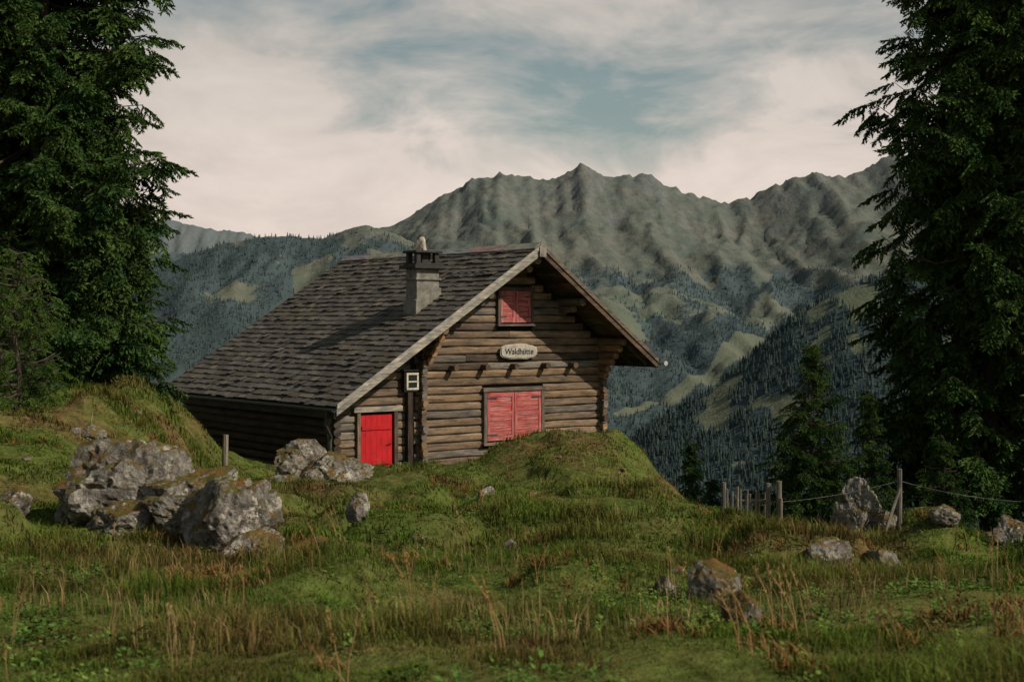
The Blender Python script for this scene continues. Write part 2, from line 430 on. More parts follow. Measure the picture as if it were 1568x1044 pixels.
def far_forest(x0,x1,y0,y1,n,h0,h1,thr=.35):
    X=rng.uniform(x0,x1,n);Y=rng.uniform(y0,y1,n)
    Z=MH(X,Y);f=forest_mask(X,Y,Z)+(rng.random(n)-.5)*.9
    k=(f>thr)&(np.abs(X)<.42*Y+200)
    X,Y,Z=X[k],Y[k],Z[k];m=len(X)
    return np.stack([X,Y,Z-1],-1),rng.uniform(h0,h1,m)
P1,s1=far_forest(60,1250,1700,2760,17000,10,20)
P2,s2=far_forest(-1700,1900,2500,4700,42000,8,15)
P=np.concatenate([P1,P2]);S=np.concatenate([s1,s2]);m=len(P)
rt=np.zeros((m,3));rt[:,2]=rng.uniform(0,6.28,m)
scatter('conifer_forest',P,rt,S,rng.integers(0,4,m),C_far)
# ------------------------------------------------------------ log cabin
hut=bpy.data.objects.new('log_cabin',None);COL.objects.link(hut)
hut.location=(-2.848,44,-4.7);hut.rotation_euler=(0,0,math.radians(37.5))
SR,ZR=3.7,7.06;SL,ZL=-3.78,2.26;SE,ZE=8.72,3.39
kl=(ZR-ZL)/(SR-SL);kr=(ZR-ZE)/(SE-SR)
zl=lambda s:ZR-kl*(SR-s)
zr=lambda s:ZR-kr*(s-SR)
roofz=lambda s: zl(s) if s<SR else zr(s)
TF,TB=-1.36,10.65
def ltint(kind=0):
    r=R.random()
    if r<.40:c=(.215,.155,.106)
    elif r<.68:c=(.205,.178,.148)
    elif r<.80:c=(.265,.18,.11)
    else:c=(.115,.086,.066)
    k=R.uniform(.68,1.22)
    return tuple(x*k for x in c)
def dtint(k=.5): return tuple(x*k for x in ltint())
W=MB()
wins=[(2.36,4.86,.72,2.52),(2.93,4.40,4.53,5.78)]
TH=.25
def logrow_x(s0,s1,t,z,r=.124,c=None):
    if s1-s0<.08:return
    n=max(2,int((s1-s0)/.6)+1)
    pts=[(s0+(s1-s0)*i/(n-1),t+R.uniform(-.014,.014),z+R.uniform(-.014,.014)) for i in range(n)]
    W.tube(pts,[r*R.uniform(.90,1.0) for _ in pts],c or ltint(),16,sq=.85,sup=4.2)
for k in range(30):
    z=-.75+TH*k
    top=z+.16
    a=SR-(ZR-.30-top)/kl;b=SR+(ZR-.30-top)/kr
    s0=max(-.20,a);s1=min(7.62,b)
    if s1-s0<.2:break
    s0=s0 if s0>-.19 else s0+R.uniform(-.06,.06)
    segs=[(s0,s1)]
    for (w0,w1,q0,q1) in wins:
        if z+.1>q0 and z-.1<q1:
            ns=[]
            for (p,q) in segs:
                if p<w0: ns.append((p,min(q,w0)))
                if q>w1: ns.append((max(p,w1),q))
            segs=ns
    c=ltint()
    for p,q in segs:
        if q-p>3 and R.random()<.5:
            mid=R.uniform(p+1,q-1);logrow_x(p,mid,.06,z,c=c);logrow_x(mid+.01,q,.06,z,c=ltint())
        else: logrow_x(p,q,.06,z,c=c)
for k in range(22):
    z=-.75+TH*k+TH/2
    for s,lim in ((0.0,zl(0)-.35),(7.4,zr(7.4)-.35)):
        if z>lim: continue
        e=-.27+R.uniform(-.07,.05)
        W.tube([(s,e,z),(s,3,z),(s,6,z),(s,10.6,z)],[.12*R.uniform(.9,1)]*4,ltint(),14,sq=.85,sup=3)
for k in range(22):
    z=-.75+TH*k;top=z+.15
    a=SR-(ZR-.28-top)/kl
    s0=max(-3.15,a)
    if s0>-.25:break
    segs=[(s0,-.32)]
    if z<2.12: segs=[(s0,-2.28),(-.83,-.32)]
    for p,q in segs: logrow_x(p,q,.16,z,.124)
for k in range(12):
    z=-.75+TH*k+TH/2
    if z>zl(-3.0)-.3:break
    W.tube([(-3.0,-.1,z),(-3.0,5,z),(-3.0,10.5,z)],[.13]*3,dtint(.35),10)
def purlin(s,z,ext,r=.13,c=None): W.tube([(s,-ext,z),(s,.3,z),(s,10.5,z)],[r]*3,c or dtint(.8),12)
for s,z0,n in ((0.12,zl(.12)-.36,5),(7.38,zr(7.38)-.38,6)):
    for i in range(n):
        ext=1.22-.2*i
        purlin(s,z0-.23*i,max(ext,.3),.12,(.30,.17,.085) if i%2 else (.24,.15,.085))
for s in (1.85,5.6):
    purlin(s,roofz(s)-.36,1.2);W.tube([(s,-.75,roofz(s)-.6),(s,.3,roofz(s)-.6)],[.11,.11],ltint(),12)
purlin(SR,ZR-.42,1.22,.15);W.tube([(SR,-.8,ZR-.7),(SR,.3,ZR-.7)],[.12,.12],ltint(),12)
for s in (1.16,2.38,3.55,4.84,6.02):
    W.tube([(s,-.34,3.22),(s,.2,3.22)],[.10,.105],dtint(.55),12)
W.tube([(7.4,-.15,3.0),(7.4,-1.0,3.85)],[.07,.07],ltint(),8)
W.obj('log_walls',[M_wood],hut,smooth=False)
K=MB();dk=(.03,.025,.02)
def poly_slab(mb,prof,t0,t1,c,m=0):
    k=len(mb.v);n=len(prof)
    for t in (t0,t1):
        for s,z in prof: mb.v.append((s,t,z))
    mb.face([k+i for i in range(n)],[(p[0],p[1]) for p in prof],c,m)
    mb.face([k+n+i for i in range(n)][::-1],[(p[0],p[1]) for p in prof],c,m)
    for i in range(n):
        j=(i+1)%n
        mb.face([k+j,k+i,k+n+i,k+n+j],[(0,0),(1,0),(1,1),(0,1)],c,m)
prof=[(-3.0,-1.1),(7.4,-1.1),(7.4,zr(7.4)-.16),(SR,ZR-.17),(-3.0,zl(-3.0)-.16)]
poly_slab(K,prof,.1,.3,dk);poly_slab(K,prof,10.3,10.45,dk)
K.box(-3.0,-2.86,.31,10.29,-1.1,zl(-3)-.16,dk);K.box(7.26,7.4,.31,10.29,-1.1,zr(7.4)-.16,dk)
K.obj('wall_core',[M_wood],hut)
pl=MB()
x=-3.2
while x<7.6:
    w=R.uniform(.3,.7)
    pl.box(x,x+w-.02,-.16+R.uniform(-.04,.03),.09,-1.3,-.55+R.uniform(-.06,.06),(1,1,1));x+=w
pl.obj('stone_plinth',[M_rock],hut,bevel=.03)
D=MB()
def slope_slab(mb,s0,s1,t0,t1,o0,o1,c,m=0,ax=None):
    f=lambda s:(zl(s) if max(s0,s1)<=SR+1e-4 else zr(s))
    a,b=f(s0),f(s1)
    mb.hexa([(s0,t0,a+o0),(s1,t0,b+o0),(s1,t1,b+o0),(s0,t1,a+o0),(s0,t0,a+o1),(s1,t0,b+o1),(s1,t1,b+o1),(s0,t1,a+o1)],c,m,ax)
for i in range(34):
    a=SL+(SR-SL)*i/34;b=SL+(SR-SL)*(i+1)/34-.012
    slope_slab(D,a,b,TF+.05,TB-.05,-.15,-.07,dtint(.42))
for i in range(22):
    a=SR+(SE-SR)*i/22+.012;b=SR+(SE-SR)*(i+1)/22
    slope_slab(D,a,b,TF+.05,TB-.05,-.15,-.07,dtint(.5))
slope_slab(D,SL,SR,TF+.06,TB-.06,-.068,-.03,(.03,.03,.03));slope_slab(D,SR,SE,TF+.06,TB-.06,-.068,-.03,(.03,.03,.03))
t=TF+.35
while t<TB:
    slope_slab(D,SL+.1,-3.1,t,t+.1,-.27,-.152,dtint(.5));slope_slab(D,7.55,SE-.1,t,t+.1,-.27,-.152,dtint(.6));t+=.8
D.obj('roof_deck',[M_wood],hut)
S=MB()
def shingles(sgn):
    kk=kl if sgn<0 else kr;run=(SR-SL) if sgn<0 else (SE-SR)
    nl=math.sqrt(1+kk*kk);L=run*nl;rows=int(L/.285)
    nx,nz=(sgn*kk/nl,1/nl);dx,dz=(sgn/nl,-kk/nl)
    for r in range(rows+1):
        d0=L-r*.285+.06;d1=max(d0-.40,0)
        t=TF-.02+R.uniform(-.2,0)
        while t<TB:
            w=R.uniform(.24,.42);t1=min(t+w-.014,TB+.02);t0=max(t,TF-.03)
            if t1-t0>.05:
                dd=d0+R.uniform(-.03,.03);lift=R.uniform(.035,.065)+(.04 if R.random()<.07 else 0)
                th=.022
                def P_(d,tt,o): return (SR+dx*d+nx*o,tt,ZR+dz*d+nz*o)
                g=R.choice([.058,.066,.075,.084,.098])*R.uniform(.88,1.12)
                c=(g*1.10,g*.98,g*.83)
                if R.random()<.05:c=(.14,.12,.09)
                S.hexa([P_(d1,t0,-.01),P_(d1,t1,-.01),P_(dd,t1,lift-th),P_(dd,t0,lift-th),P_(d1,t0,.008),P_(d1,t1,.008),P_(dd,t1,lift),P_(dd,t0,lift)],c)
            t+=w
shingles(-1);shingles(1)
S.obj('roof_shingles',[M_sh],hut)
T=MB()
br=(.13,.09,.065)
t=TF-.03
while t<TB:
    w=R.uniform(1.6,2.4);t1=min(t+w,TB);c=tuple(x*R.uniform(.7,1.) for x in (.30,.28,.25))
    T.hexa([(SR-.26,t,ZR-.26*kl+.06),(SR,t,ZR+.085),(SR,t1-.01,ZR+.085),(SR-.26,t1-.01,ZR-.26*kl+.06),(SR-.26,t,ZR-.26*kl+.10),(SR,t,ZR+.125),(SR,t1-.01,ZR+.125),(SR-.26,t1-.01,ZR-.26*kl+.10)],c,0,1)
    T.hexa([(SR+.002,t,ZR+.085),(SR+.26,t,ZR-.26*kr+.06),(SR+.26,t1-.01,ZR-.26*kr+.06),(SR+.002,t1-.01,ZR+.085),(SR+.002,t,ZR+.125),(SR+.26,t,ZR-.26*kr+.10),(SR+.26,t1-.01,ZR-.26*kr+.10),(SR+.002,t1-.01,ZR+.125)],c,0,1)
    t=t1
slope_slab(T,SL-.02,SR-.003,TF-.055,TF-.005,-.27,.03,(.35,.32,.27))
slope_slab(T,SL-.02,SR-.003,TF-.095,TF-.056,-.06,.065,(.42,.39,.34))
slope_slab(T,SR+.003,SE+.02,TF-.055,TF-.005,-.28,.03,br)
slope_slab(T,SR+.003,SE+.02,TF-.095,TF-.056,-.08,.065,(.18,.14,.11))
slope_slab(T,SL-.02,SR-.003,TB+.03,TB+.07,-.25,.03,br);slope_slab(T,SR+.003,SE,TB+.03,TB+.07,-.25,.03,br)
T.box(SR-.13,SR+.13,TF-.13,TF-.098,ZR-.34,ZR-.02,(.34,.30,.26))
T.box(SL-.07,SL-.025,TF,TB,ZL-.36,ZL-.06,(.045,.042,.038))
T.box(SE+.025,SE+.06,TF,TB,ZE-.27,ZE-.05,(.07,.055,.04))
T.obj('barge_boards',[M_wood],hut)
Gt=MB()
def gutter(s,z,t0,t1,c,m):
    n=8;k=len(Gt.v);r=.085
    for t in (t0,t1):
        for q in (r,r-.012):
            for j in range(n+1):
                a=math.pi+math.pi*j/n;Gt.v.append((s+q*math.cos(a),t,z+q*math.sin(a)))
    N=n+1
    for j in range(n):
        Gt.face([k+j,k+j+1,k+2*N+j+1,k+2*N+j],[(0,0)]*4,c,m);Gt.face([k+N+j+1,k+N+j,k+3*N+j,k+3*N+j+1],[(0,0)]*4,c,m)
        Gt.face([k+j,k+N+j,k+N+j+1,k+j+1],[(0,0)]*4,c,m)
gutter(SL-.16,ZL-.08,TF-.15,TB+.1,(1,1,1),0);gutter(SE+.16,ZE-.1,TF-.28,TB,(1,1,1),1)
Gt.tube([(SE+.16,TF-.27,ZE-.13),(SE+.16,TF-.3,ZE-.13)],[.085,.085],(1,1,1),12,1)
Gt.tube([(SL-.16,TF+.3,ZL-.15),(SL-.16,TF+.35,ZL-.55),(-3.2,TF+1.3,ZL-1.0),(-3.22,-.05,ZL-1.2),(-3.22,-.05,-.6)],[.045]*5,(1,1,1),10,0)
Gt.obj('gutters',[M_gutter,M_gutterl],hut)
Ch=MB();cx0,cx1,cy0,cy1=.36,1.22,.72,1.34
def ch(x0,x1,y0,y1,z0,z1,m): Ch.box(x0,x1,y0,y1,z0,z1,(1,1,1),m)
Ch.hexa([(cx0-.10,cy0-.10,4.5),(cx1+.12,cy0-.10,4.5),(cx1+.12,cy1+.06,4.5),(cx0-.10,cy1+.06,4.5),(cx0-.07,cy0-.07,5.35),(cx1+.02,cy0-.07,5.75),(cx1+.02,cy1+.02,5.75),(cx0-.07,cy1+.02,5.35)],(1,1,1),0)
ch(cx0,cx1,cy0,cy1,5.3,6.34,0)
ch(cx0-.05,cx1+.05,cy0-.05,cy1+.05,5.98,6.06,0)
ch(cx0-.16,cx1+.16,cy0-.16,cy1+.16,6.342,6.46,1)
ch(cx0-.06,cx1+.06,cy0-.06,cy1+.06,6.462,6.52,1)
for a in (cx0,cx1-.16):
    for bb in (cy0,cy1-.16): ch(a,a+.16,bb,bb+.16,6.522,6.84,1)
ch(cx0+.3,cx1-.3,cy0+.14,cy1-.14,6.522,6.84,1)
ch(cx0-.08,cx1+.08,cy0-.08,cy1+.08,6.842,6.92,1)
Ch.obj('chimney',[M_plaster,M_soot],hut,bevel=.012)
sg=MB()
for i in range(5):
    s=2.3;t=-.3+.42*i
    sg.box(s-.1,s+.12,t,t+.02,zl(s)+.03,zl(s)+.10,(1,1,1))
sg.tube([(2.2,-.45,zl(2.2)+.12),(2.2,1.6,zl(2.2)+.12)],[.014,.014],(1,1,1),6)
sg.obj('snow_guard',[M_gutter],hut)
Dr=MB()
d0,d1,dz0,dz1=-2.14,-.97,-.12,1.86
n=6;w=(d1-d0)/n
for i in range(n):
    Dr.box(d0+i*w+.003,d0+(i+1)*w-.003,.05+R.uniform(-.004,.004),.095,dz0,dz1,(1,1,1))
Dr.box(d0+.06,d1-.06,.02,.045,.35,.47,(.92,.9,.9));Dr.box(d0+.06,d1-.06,.02,.045,1.4,1.52,(.92,.9,.9))
Dr.tube([(d1-.1,.0,.95),(d1-.1,.045,.95)],[.02,.02],(.1,.1,.1),8);Dr.tube([(d1-.1,.0,.95),(d1-.22,.0,.95)],[.013,.013],(.1,.1,.1),8)
Dr.obj('door',[M_reddoor],hut)
F=MB()
F.box(d0-.13,d0-.012,-.03,.12,-.2,1.94,(.22,.17,.12));F.box(d1+.012,d1+.15,-.03,.12,-.2,1.94,(.10,.075,.055))
F.box(d0-.26,d1+.3,-.06,.12,1.943,2.10,(.36,.32,.27))
F.box(d0-.2,d1+.2,-.35,.04,-.40,-.14,(.25,.22,.19))
F.box(-.52,-.33,-.12,.1,-.6,3.1,(.06,.045,.035))
F.obj('door_frame',[M_wood],hut,bevel=.008)
def window(nm,s0,s1,z0,z1,mat,fw,fc):
    q=MB();ft=-.13
    q.box(s0-fw,s0-.004,ft,.1,z0-fw*.3,z1,fc);q.box(s1+.004,s1+fw,ft,.1,z0-fw*.3,z1,fc)
    q.box(s0-fw-.04,s1+fw+.04,ft-.03,.1,z1+.003,z1+fw,fc)
    q.box(s0-fw-.05,s1+fw+.05,ft-.07,.1,z0-fw,z0-fw*.3-.003,tuple(x*1.25 for x in fc))
    q.obj(nm+'_frame',[M_wood],hut,bevel=.008)
    q=MB();mid=(s0+s1)/2
    for a,b in ((s0+.01,mid-.012),(mid+.012,s1-.01)):
        sw=.10
        tn=lambda:(R.uniform(.85,1.1),)*3
        q.box(a,a+sw,-.115,-.07,z0+.01,z1-.01,tn());q.box(b-sw,b,-.115,-.07,z0+.01,z1-.01,tn())
        nh=max(5,int((z1-z0)/.15));hh=(z1-z0-.02)/nh
        for i in range(nh):
            th=-.098 if i not in (0,nh-1,nh//2) else -.116
            q.box(a+sw+.002,b-sw-.002,th+R.uniform(-.004,.004),-.07,z0+.01+i*hh+.004,z0+.01+(i+1)*hh-.004,tn())
    q.obj(nm+'_shutters',[mat],hut)
    q=MB()
    for a,sg_ in ((s0+.02,1),(s1-.02,-1)):
        for zz in (z0+.2,z1-.2):
            x0,x1=sorted((a,a+sg_*.35*(s1-s0)/2));q.box(x0,x1,-.128,-.119,zz-.02,zz+.02,(1,1,1))
    q.obj(nm+'_hinges',[M_gutter],hut)
window('lower_window',2.5,4.72,.84,2.42,M_redshut,.13,(.16,.13,.105))
window('upper_window',3.05,4.28,4.63,5.68,M_redshut,.11,(.13,.10,.08))
q=MB()
q.box(-.66,-.10,-.14,.0,2.52,3.16,(1,1,1),0)
for z0,z1 in ((2.58,2.64),(2.81,2.85),(3.04,3.10)): q.box(-.60,-.16,-.175,-.143,z0,z1,(1,1,1),1)
for a in (-.60,-.22): q.box(a,a+.06,-.172,-.143,2.642,3.038,(1,1,1),1)
q.box(-.535,-.225,-.150,-.142,2.65,3.03,(1,1,1),2)
q.box(-.72,-.04,-.2,.02,3.163,3.2,(1,1,1),0)
q.obj('small_window',[M_black,M_cream,M_glass],hut)
q=MB();pr=[];sc,sz=3.76,3.70
for j in range(28):
    a=2*math.pi*j/28;ca,sa=math.cos(a),math.sin(a)
    pr.append((sc+.72*math.copysign(abs(ca)**.6,ca)+.02*R.uniform(-1,1),sz+.21*math.copysign(abs(sa)**.75,sa)+.012*R.uniform(-1,1)))
poly_slab(q,pr,-.17,-.12,(1,1,1),0)
pr2=[(sc+(p[0]-sc)*1.06,sz+(p[1]-sz)*1.16) for p in pr]
poly_slab(q,pr2,-.145,-.115,(.5,.45,.4),1)
q.obj('name_sign',[M_signw,M_wood],hut)
tx=bpy.data.curves.new('sign_lettering','FONT');tx.body='Waldhütte';tx.size=.27;tx.extrude=.006;tx.align_x='CENTER';tx.align_y='CENTER'
to=bpy.data.objects.new('sign_lettering',tx);COL.objects.link(to);to.parent=hut;to.location=(sc,-.178,sz);to.rotation_euler=(math.radians(90),0,0);tx.materials.append(M_soot)
# ------------------------------------------------------------ rocks
def boulder(name,loc,size,seed,sub=4,rot=0,parent=None,tilt=0,sink=.12,rough=.13):
    r=random.Random(seed);bm=bmesh.new();bmesh.ops.create_icosphere(bm,subdivisions=sub,radius=1)
    pl=[]
    for _ in range(15):
        v=Vector((r.gauss(0,1),r.gauss(0,1),r.gauss(0,1))).normalized();pl.append((v,r.uniform(.58,.92)))
    off=Vector((seed*3.7,seed*1.3,0))
    for v in bm.verts:
        d=v.co.normalized();rr=1.0
        for nrm,dd in pl:
            q=d.dot(nrm)
            if q>.05: rr=min(rr,dd/q)
        p=d*rr
        nz=mnoise.fractal(p*1.8+off,1.0,2.1,6)
        cr=abs(mnoise.noise(p*2.2+off*2));crk=-.16*max(0,1-cr*12)
        cr2=abs(mnoise.noise(p*4.3+off*3));crk2=-.04*max(0,1-cr2*9)
        vr=mnoise.fractal(p*8+off,1,2,3)
        rr=rr*(1+rough*nz+crk*rough*5+crk2+vr*.030)
        v.co=d*rr
        if v.co.z<-.5: v.co.z=-.5
    for v in bm.verts: v.co=Vector((v.co.x*size[0]/1.7,v.co.y*size[1]/1.7,v.co.z*size[2]/1.3))
    me=bpy.data.meshes.new(name);bm.to_mesh(me);bm.free();me.materials.append(M_rock)
    ob=bpy.data.objects.new(name,me);COL.objects.link(ob)
    x,y=loc[0],loc[1];z=loc[2] if len(loc)>2 else g1(x,y)+size[2]*.38-sink
    ob.location=(x,y,z);ob.rotation_euler=(tilt,tilt*.6,rot)
    if parent:ob.parent=parent
    return ob
boulder('boulder',(-4.6,17.3),(1.65,1.3,.95),3,5,.3,tilt=.1)
boulder('boulder',(-3.85,17.2),(1.4,1.1,.70),5,5,1.0,tilt=-.06)
boulder('boulder',(-3.15,15.8),(1.1,1.0,.84),8,5,2.2,tilt=.10)
boulder('boulder',(-3.7,16.4),(1.1,.9,.45),18,5,.2)
boulder('boulder',(-4.4,16.5),(1.1,.8,.42),19,5,.9)
boulder('boulder',(-2.75,15.1),(.7,.6,.38),27,5,.5)
boulder('boulder',(-5.2,36.2),(1.9,1.2,1.15),12,5,.2,tilt=.1)
boulder('boulder',(-4.35,35.6),(1.7,1.1,.92),14,5,.3)
boulder('boulder',(-4.75,35.2),(1.2,.8,.6),24,5,.9)
for (x,y,a,b,c,s) in ((-3.64,27,.6,.4,.26,31),(-.375,21,.36,.3,.26,32),(-1.75,16.2,.3,.3,.32,33),(-2.12,15.0,.5,.4,.24,34),(.35,25,.3,.25,.2,51),(-4.5,28.6,.45,.3,.25,47),
    (1.56,11,.42,.38,.34,36),(1.25,11.6,.2,.18,.14,46),(3.2,14.2,.65,.4,.32,37),(3.75,14.3,.6,.35,.28,38),(1.42,8.9,.30,.20,.17,39),(4.95,16.3,.35,.3,.2,41),(5.75,16.4,.5,.4,.34,42),
    (-5.97,17,.5,.4,.36,43),(-5.35,17,.3,.25,.24,44),(-4.9,30,.9,.4,.32,45),(7.8,29.6,.5,.4,.35,49),(6.6,29.6,.6,.4,.3,50),
    (-7.2,24,.6,.5,.3,53),(9.2,27,.7,.5,.35,58),(-2.7,31.5,.5,.4,.25,61)):
    boulder('rock',(x,y),(a,b,c),s,4,s*.7,sink=c*.12)
boulder('rock',(7.25,30),(1.05,.85,1.3),12,5,2.1,tilt=.05,sink=.15,rough=.18)
st=boulder('cap_stone',(.72,1.0,7.06),(.42,.4,.42),77,3,.5,parent=hut)
st.data.materials[0]=plain('pale_stone',(.36,.31,.25),.9,9,.3)
sb=MB()
for i in range(90):
    y=R.uniform(12,40);x=R.uniform(-.38,.38)*y;z=g1(x,y);r=R.uniform(.03,.10)
    if (x+1)**2+(y-48)**2<60: continue
    k=len(sb.v);ico=[(0,0,1),(.9,0,.4),(.28,.85,.45),(-.72,.53,.4),(-.72,-.53,.45),(.28,-.85,.4),(.7,.5,-.4),(-.3,.8,-.4),(-.9,0,-.4),(-.3,-.8,-.4),(.7,-.5,-.4),(0,0,-1)]
    for p in ico: sb.v.append((x+p[0]*r*R.uniform(.8,1.5),y+p[1]*r*R.uniform(.8,1.4),z+.03+p[2]*r*R.uniform(.6,.9)))
    for f in ((0,1,2),(0,2,3),(0,3,4),(0,4,5),(0,5,1),(1,6,2),(2,7,3),(3,8,4),(4,9,5),(5,10,1),(6,7,2),(7,8,3),(8,9,4),(9,10,5),(10,6,1),(11,7,6),(11,8,7),(11,9,8),(11,10,9),(11,6,10)):
        sb.face([k+q for q in f],[(0,0)]*3,(1,1,1))
sb.obj('scattered_stones',[M_rock])
# ------------------------------------------------------------ fences
fe=MB();gc=(.22,.19,.155)
def post(mb,x,y,h,r,lean=(0,0),c=gc):
    z=g1(x,y);mb.tube([(x,y,z-.3),(x+lean[0]*.5,y+lean[1]*.5,z+h*.5),(x+lean[0],y+lean[1],z+h)],[r,r*.97,r*.9],c,8,jit=.06)
x=4.5
while x<5.26:
    post(fe,x,29.6+R.uniform(-.02,.02),1.02+R.uniform(-.06,.08),.026,(R.uniform(-.03,.03),0));x+=.095
post(fe,4.42,29.6,1.1,.05);post(fe,5.32,29.5,1.2,.055);post(fe,5.53,29.4,1.25,.06)
z0=g1(4.9,29.6)
fe.tube([(4.4,29.66,z0+.82),(5.35,29.58,z0+.84)],[.03,.03],gc,6);fe.tube([(4.4,29.66,z0+.4),(5.35,29.58,z0+.42)],[.03,.03],gc,6)
fe.obj('wooden_fence',[M_wood])
f2=MB();post(f2,8.05,29.5,1.2,.055);zz=g1(8.05,29.5)
f2.tube([(8.05,29.47,zz+.8),(7.65,29.2,g1(7.65,29.2)-.1)],[.035,.035],gc,8)
post(f2,5.56,29.35,.9,.035);post(f2,10.6,29.2,.95,.05)
def wire(a,b,sag):
    f2.tube([Vector(a).lerp(Vector(b),i/10)-Vector((0,0,sag*4*(i/10)*(1-i/10))) for i in range(11)],[.005]*11,(.2,.2,.19),5)
wire((5.56,29.35,g1(5.56,29.35)+.82),(8.05,29.5,zz+.95),.06);wire((8.05,29.5,zz+.95),(10.6,29.2,g1(10.6,29.2)+.85),.08)
f2.obj('wire_fence',[M_wood])
f3=MB();post(f3,-7.0,34.6,.85,.075,(.03,0));f3.obj('fence_post',[M_wood])
# ------------------------------------------------------------ spruce sprays
C_sp=bpy.data.collections.new('spruce_spray_library')
C_sp2=bpy.data.collections.new('young_spruce_spray_library')
def spray(mb,r,hang,nl=.10,nw=.030):
    def needle(p,d,br):
        d=d.normalized();q=d.cross(Vector((r.uniform(-1,1),r.uniform(-1,1),r.uniform(-1,1))))
        if q.length<1e-3:return
        q=q.normalized()*nw*r.uniform(.7,1.3)
        L=nl*r.uniform(.7,1.3);k=len(mb.v)
        mb.v.extend([tuple(p-q),tuple(p+q),tuple(p+d*L)])
        mb.face([k,k+1,k+2],[(0,0)]*3,(br,br,br*.9))
    n=18
    ax=lambda x:Vector((x,.05*math.sin(4*x),-.22*x*x))
    for i in range(22):
        x=i/22;needle(ax(x),Vector((1,r.uniform(-.9,.9),r.uniform(-.8,.5))),.5+.6*x)
    for i in range(n):
        x=.04+.93*i/n;side=1 if i%2 else -1
        a=math.radians(r.uniform(38,68));L=.46*(1-.72*x)*r.uniform(.7,1.2)
        d=Vector((math.cos(a),side*math.sin(a),-hang*r.uniform(.2,1.3))).normalized()
        m=max(3,int(L/.040))
        for j in range(m):
            tt=(j+.5)/m;p=ax(x)+d*L*tt+Vector((0,0,-.3*hang*(L*tt)))
            for _ in range(2):
                needle(p,d*1.0+Vector((r.uniform(-.8,.8),r.uniform(-.8,.8),r.uniform(-.9,.5))),.4+.85*tt)
for k in range(5):
    mb=MB();spray(mb,random.Random(50+k),.35+.25*k/4);mb.obj('spray_%d'%k,[M_fol],coll=C_sp)
    mb=MB();spray(mb,random.Random(70+k),.15+.1*k/4,.08,.024);mb.obj('yspray_%d'%k,[M_fol2],coll=C_sp2)
def spruce(x,y,z0,H,prof,seed,dz=.34,limbs=6,dens=5.5,droop=.28,up=.22,sscale=.8,low=1.0,lib=None,trunk=.28,inner=.12):
    r=random.Random(seed);tr=MB()
    n=12
    tr.tube([(0.12*math.sin(i*.7+seed)*i/n,.1*math.sin(i*.9)*i/n,H*i/n-.3) for i in range(n+1)],[trunk*(1-.95*i/n)+.01 for i in range(n+1)],(1,1,1),9)
    P=[];Ro=[];Sc=[];Id=[]
    pz,pr=zip(*prof)
    z=low
    while z<H:
        Rz=float(np.interp(z+z0,pz,pr))
        if Rz<.05:Rz=.05
        for i in range(limbs):
            az=r.uniform(0,2*math.pi);L=max(.12,Rz*r.uniform(.62,1.1))
            if r.random()<.08:L*=1.15
            zz=z+r.uniform(-.5,.5)*dz
            dr=droop*r.uniform(.5,1.5)*(1-.8*z/H);u=up*r.uniform(.5,1.4)
            def pt(t): return Vector((math.cos(az)*L*t,math.sin(az)*L*t,zz+L*(-dr*math.sin(t*2.2)+u*t*t)))
            tr.tube([pt(q/4) for q in range(5)],[max(.012,.035*L/3*(1-q/4.5)+.008) for q in range(5)],(1,1,1),4,cap=False)
            m=max(3,int(L*dens))
            for j in range(m):
                t=inner+(1-inner)*((j+r.random())/m)**.8;t=min(t,1)
                sd=1 if j%2 else -1
                p=pt(t);P.append(p)
                if j==m-1: yaw=az;pit=r.uniform(-.1,.5)
                else: yaw=az+sd*math.radians(r.uniform(15,75));pit=math.radians(r.uniform(8,62))
                Ro.append((r.uniform(-.5,.5),pit,yaw));Sc.append(sscale*r.uniform(.65,1.25)*min(1,.45+L*.3));Id.append(r.randrange(5))
        z+=dz*r.uniform(.7,1.3)
    for j in range(8):
        P.append(Vector((0,0,H-.3-.12*j)));Ro.append((0,r.uniform(-1.2,-.6),r.uniform(0,6.28)));Sc.append(.35*sscale);Id.append(r.randrange(5))
    ob=tr.obj('spruce_tree',[M_bark]);ob.location=(x,y,z0)
    scatter('foliage',P,Ro,Sc,Id,lib or C_sp,parent=ob,realize=True)
    return ob
spruce(16.8,50,g1(16.8,50),31,[(-13,3.6),(-3.6,3.6),(0,3.8),(4.4,3.8),(8,3.4),(11.3,2.9),(15,1.6),(18,.1)],101,dz=.62,limbs=7,dens=3.6,droop=.6,up=.30,sscale=1.2,low=7,trunk=.42,inner=.15)
spruce(19.6,51.5,g1(19.6,51.5),31,[(-13,4.2),(0,4.0),(6,3.8),(12,3.0),(18,.1)],102,dz=.7,limbs=7,dens=3.0,droop=.5,up=.3,sscale=1.4,low=8,trunk=.4,inner=.2)
spruce(-10.9,33,g1(-10.9,33),18,[(-2,1.9),(-1,2.1),(.6,2.45),(1.8,2.2),(3.2,2.95),(4.4,2.7),(5.5,2.3),(7.4,2.7),(10,2.3),(16,.1)],103,dz=.30,limbs=9,dens=4.4,droop=.4,up=.06,sscale=.78,low=.4,trunk=.3,inner=.3)
spruce(-13.6,34.5,g1(-13.6,34.5),18,[(-2,2.4),(3,3.0),(10,2.4),(16,.1)],104,dz=.5,limbs=8,dens=3.2,droop=.4,up=.15,sscale=1.1,low=.4,inner=.25)
spruce(-10.2,36.5,g1(-10.2,36.5),6.5,[(-2,1.5),(0,1.3),(4.5,.1)],105,dz=.35,limbs=7,dens=5,sscale=.65,low=.2,trunk=.1)
spruce(-9.05,26,g1(-9.05,26),3.0,[(-1.5,1.0),(0,.7),(1.7,.05)],106,dz=.2,limbs=7,dens=7,droop=.1,up=.2,sscale=.42,low=.15,lib=C_sp2,trunk=.06)
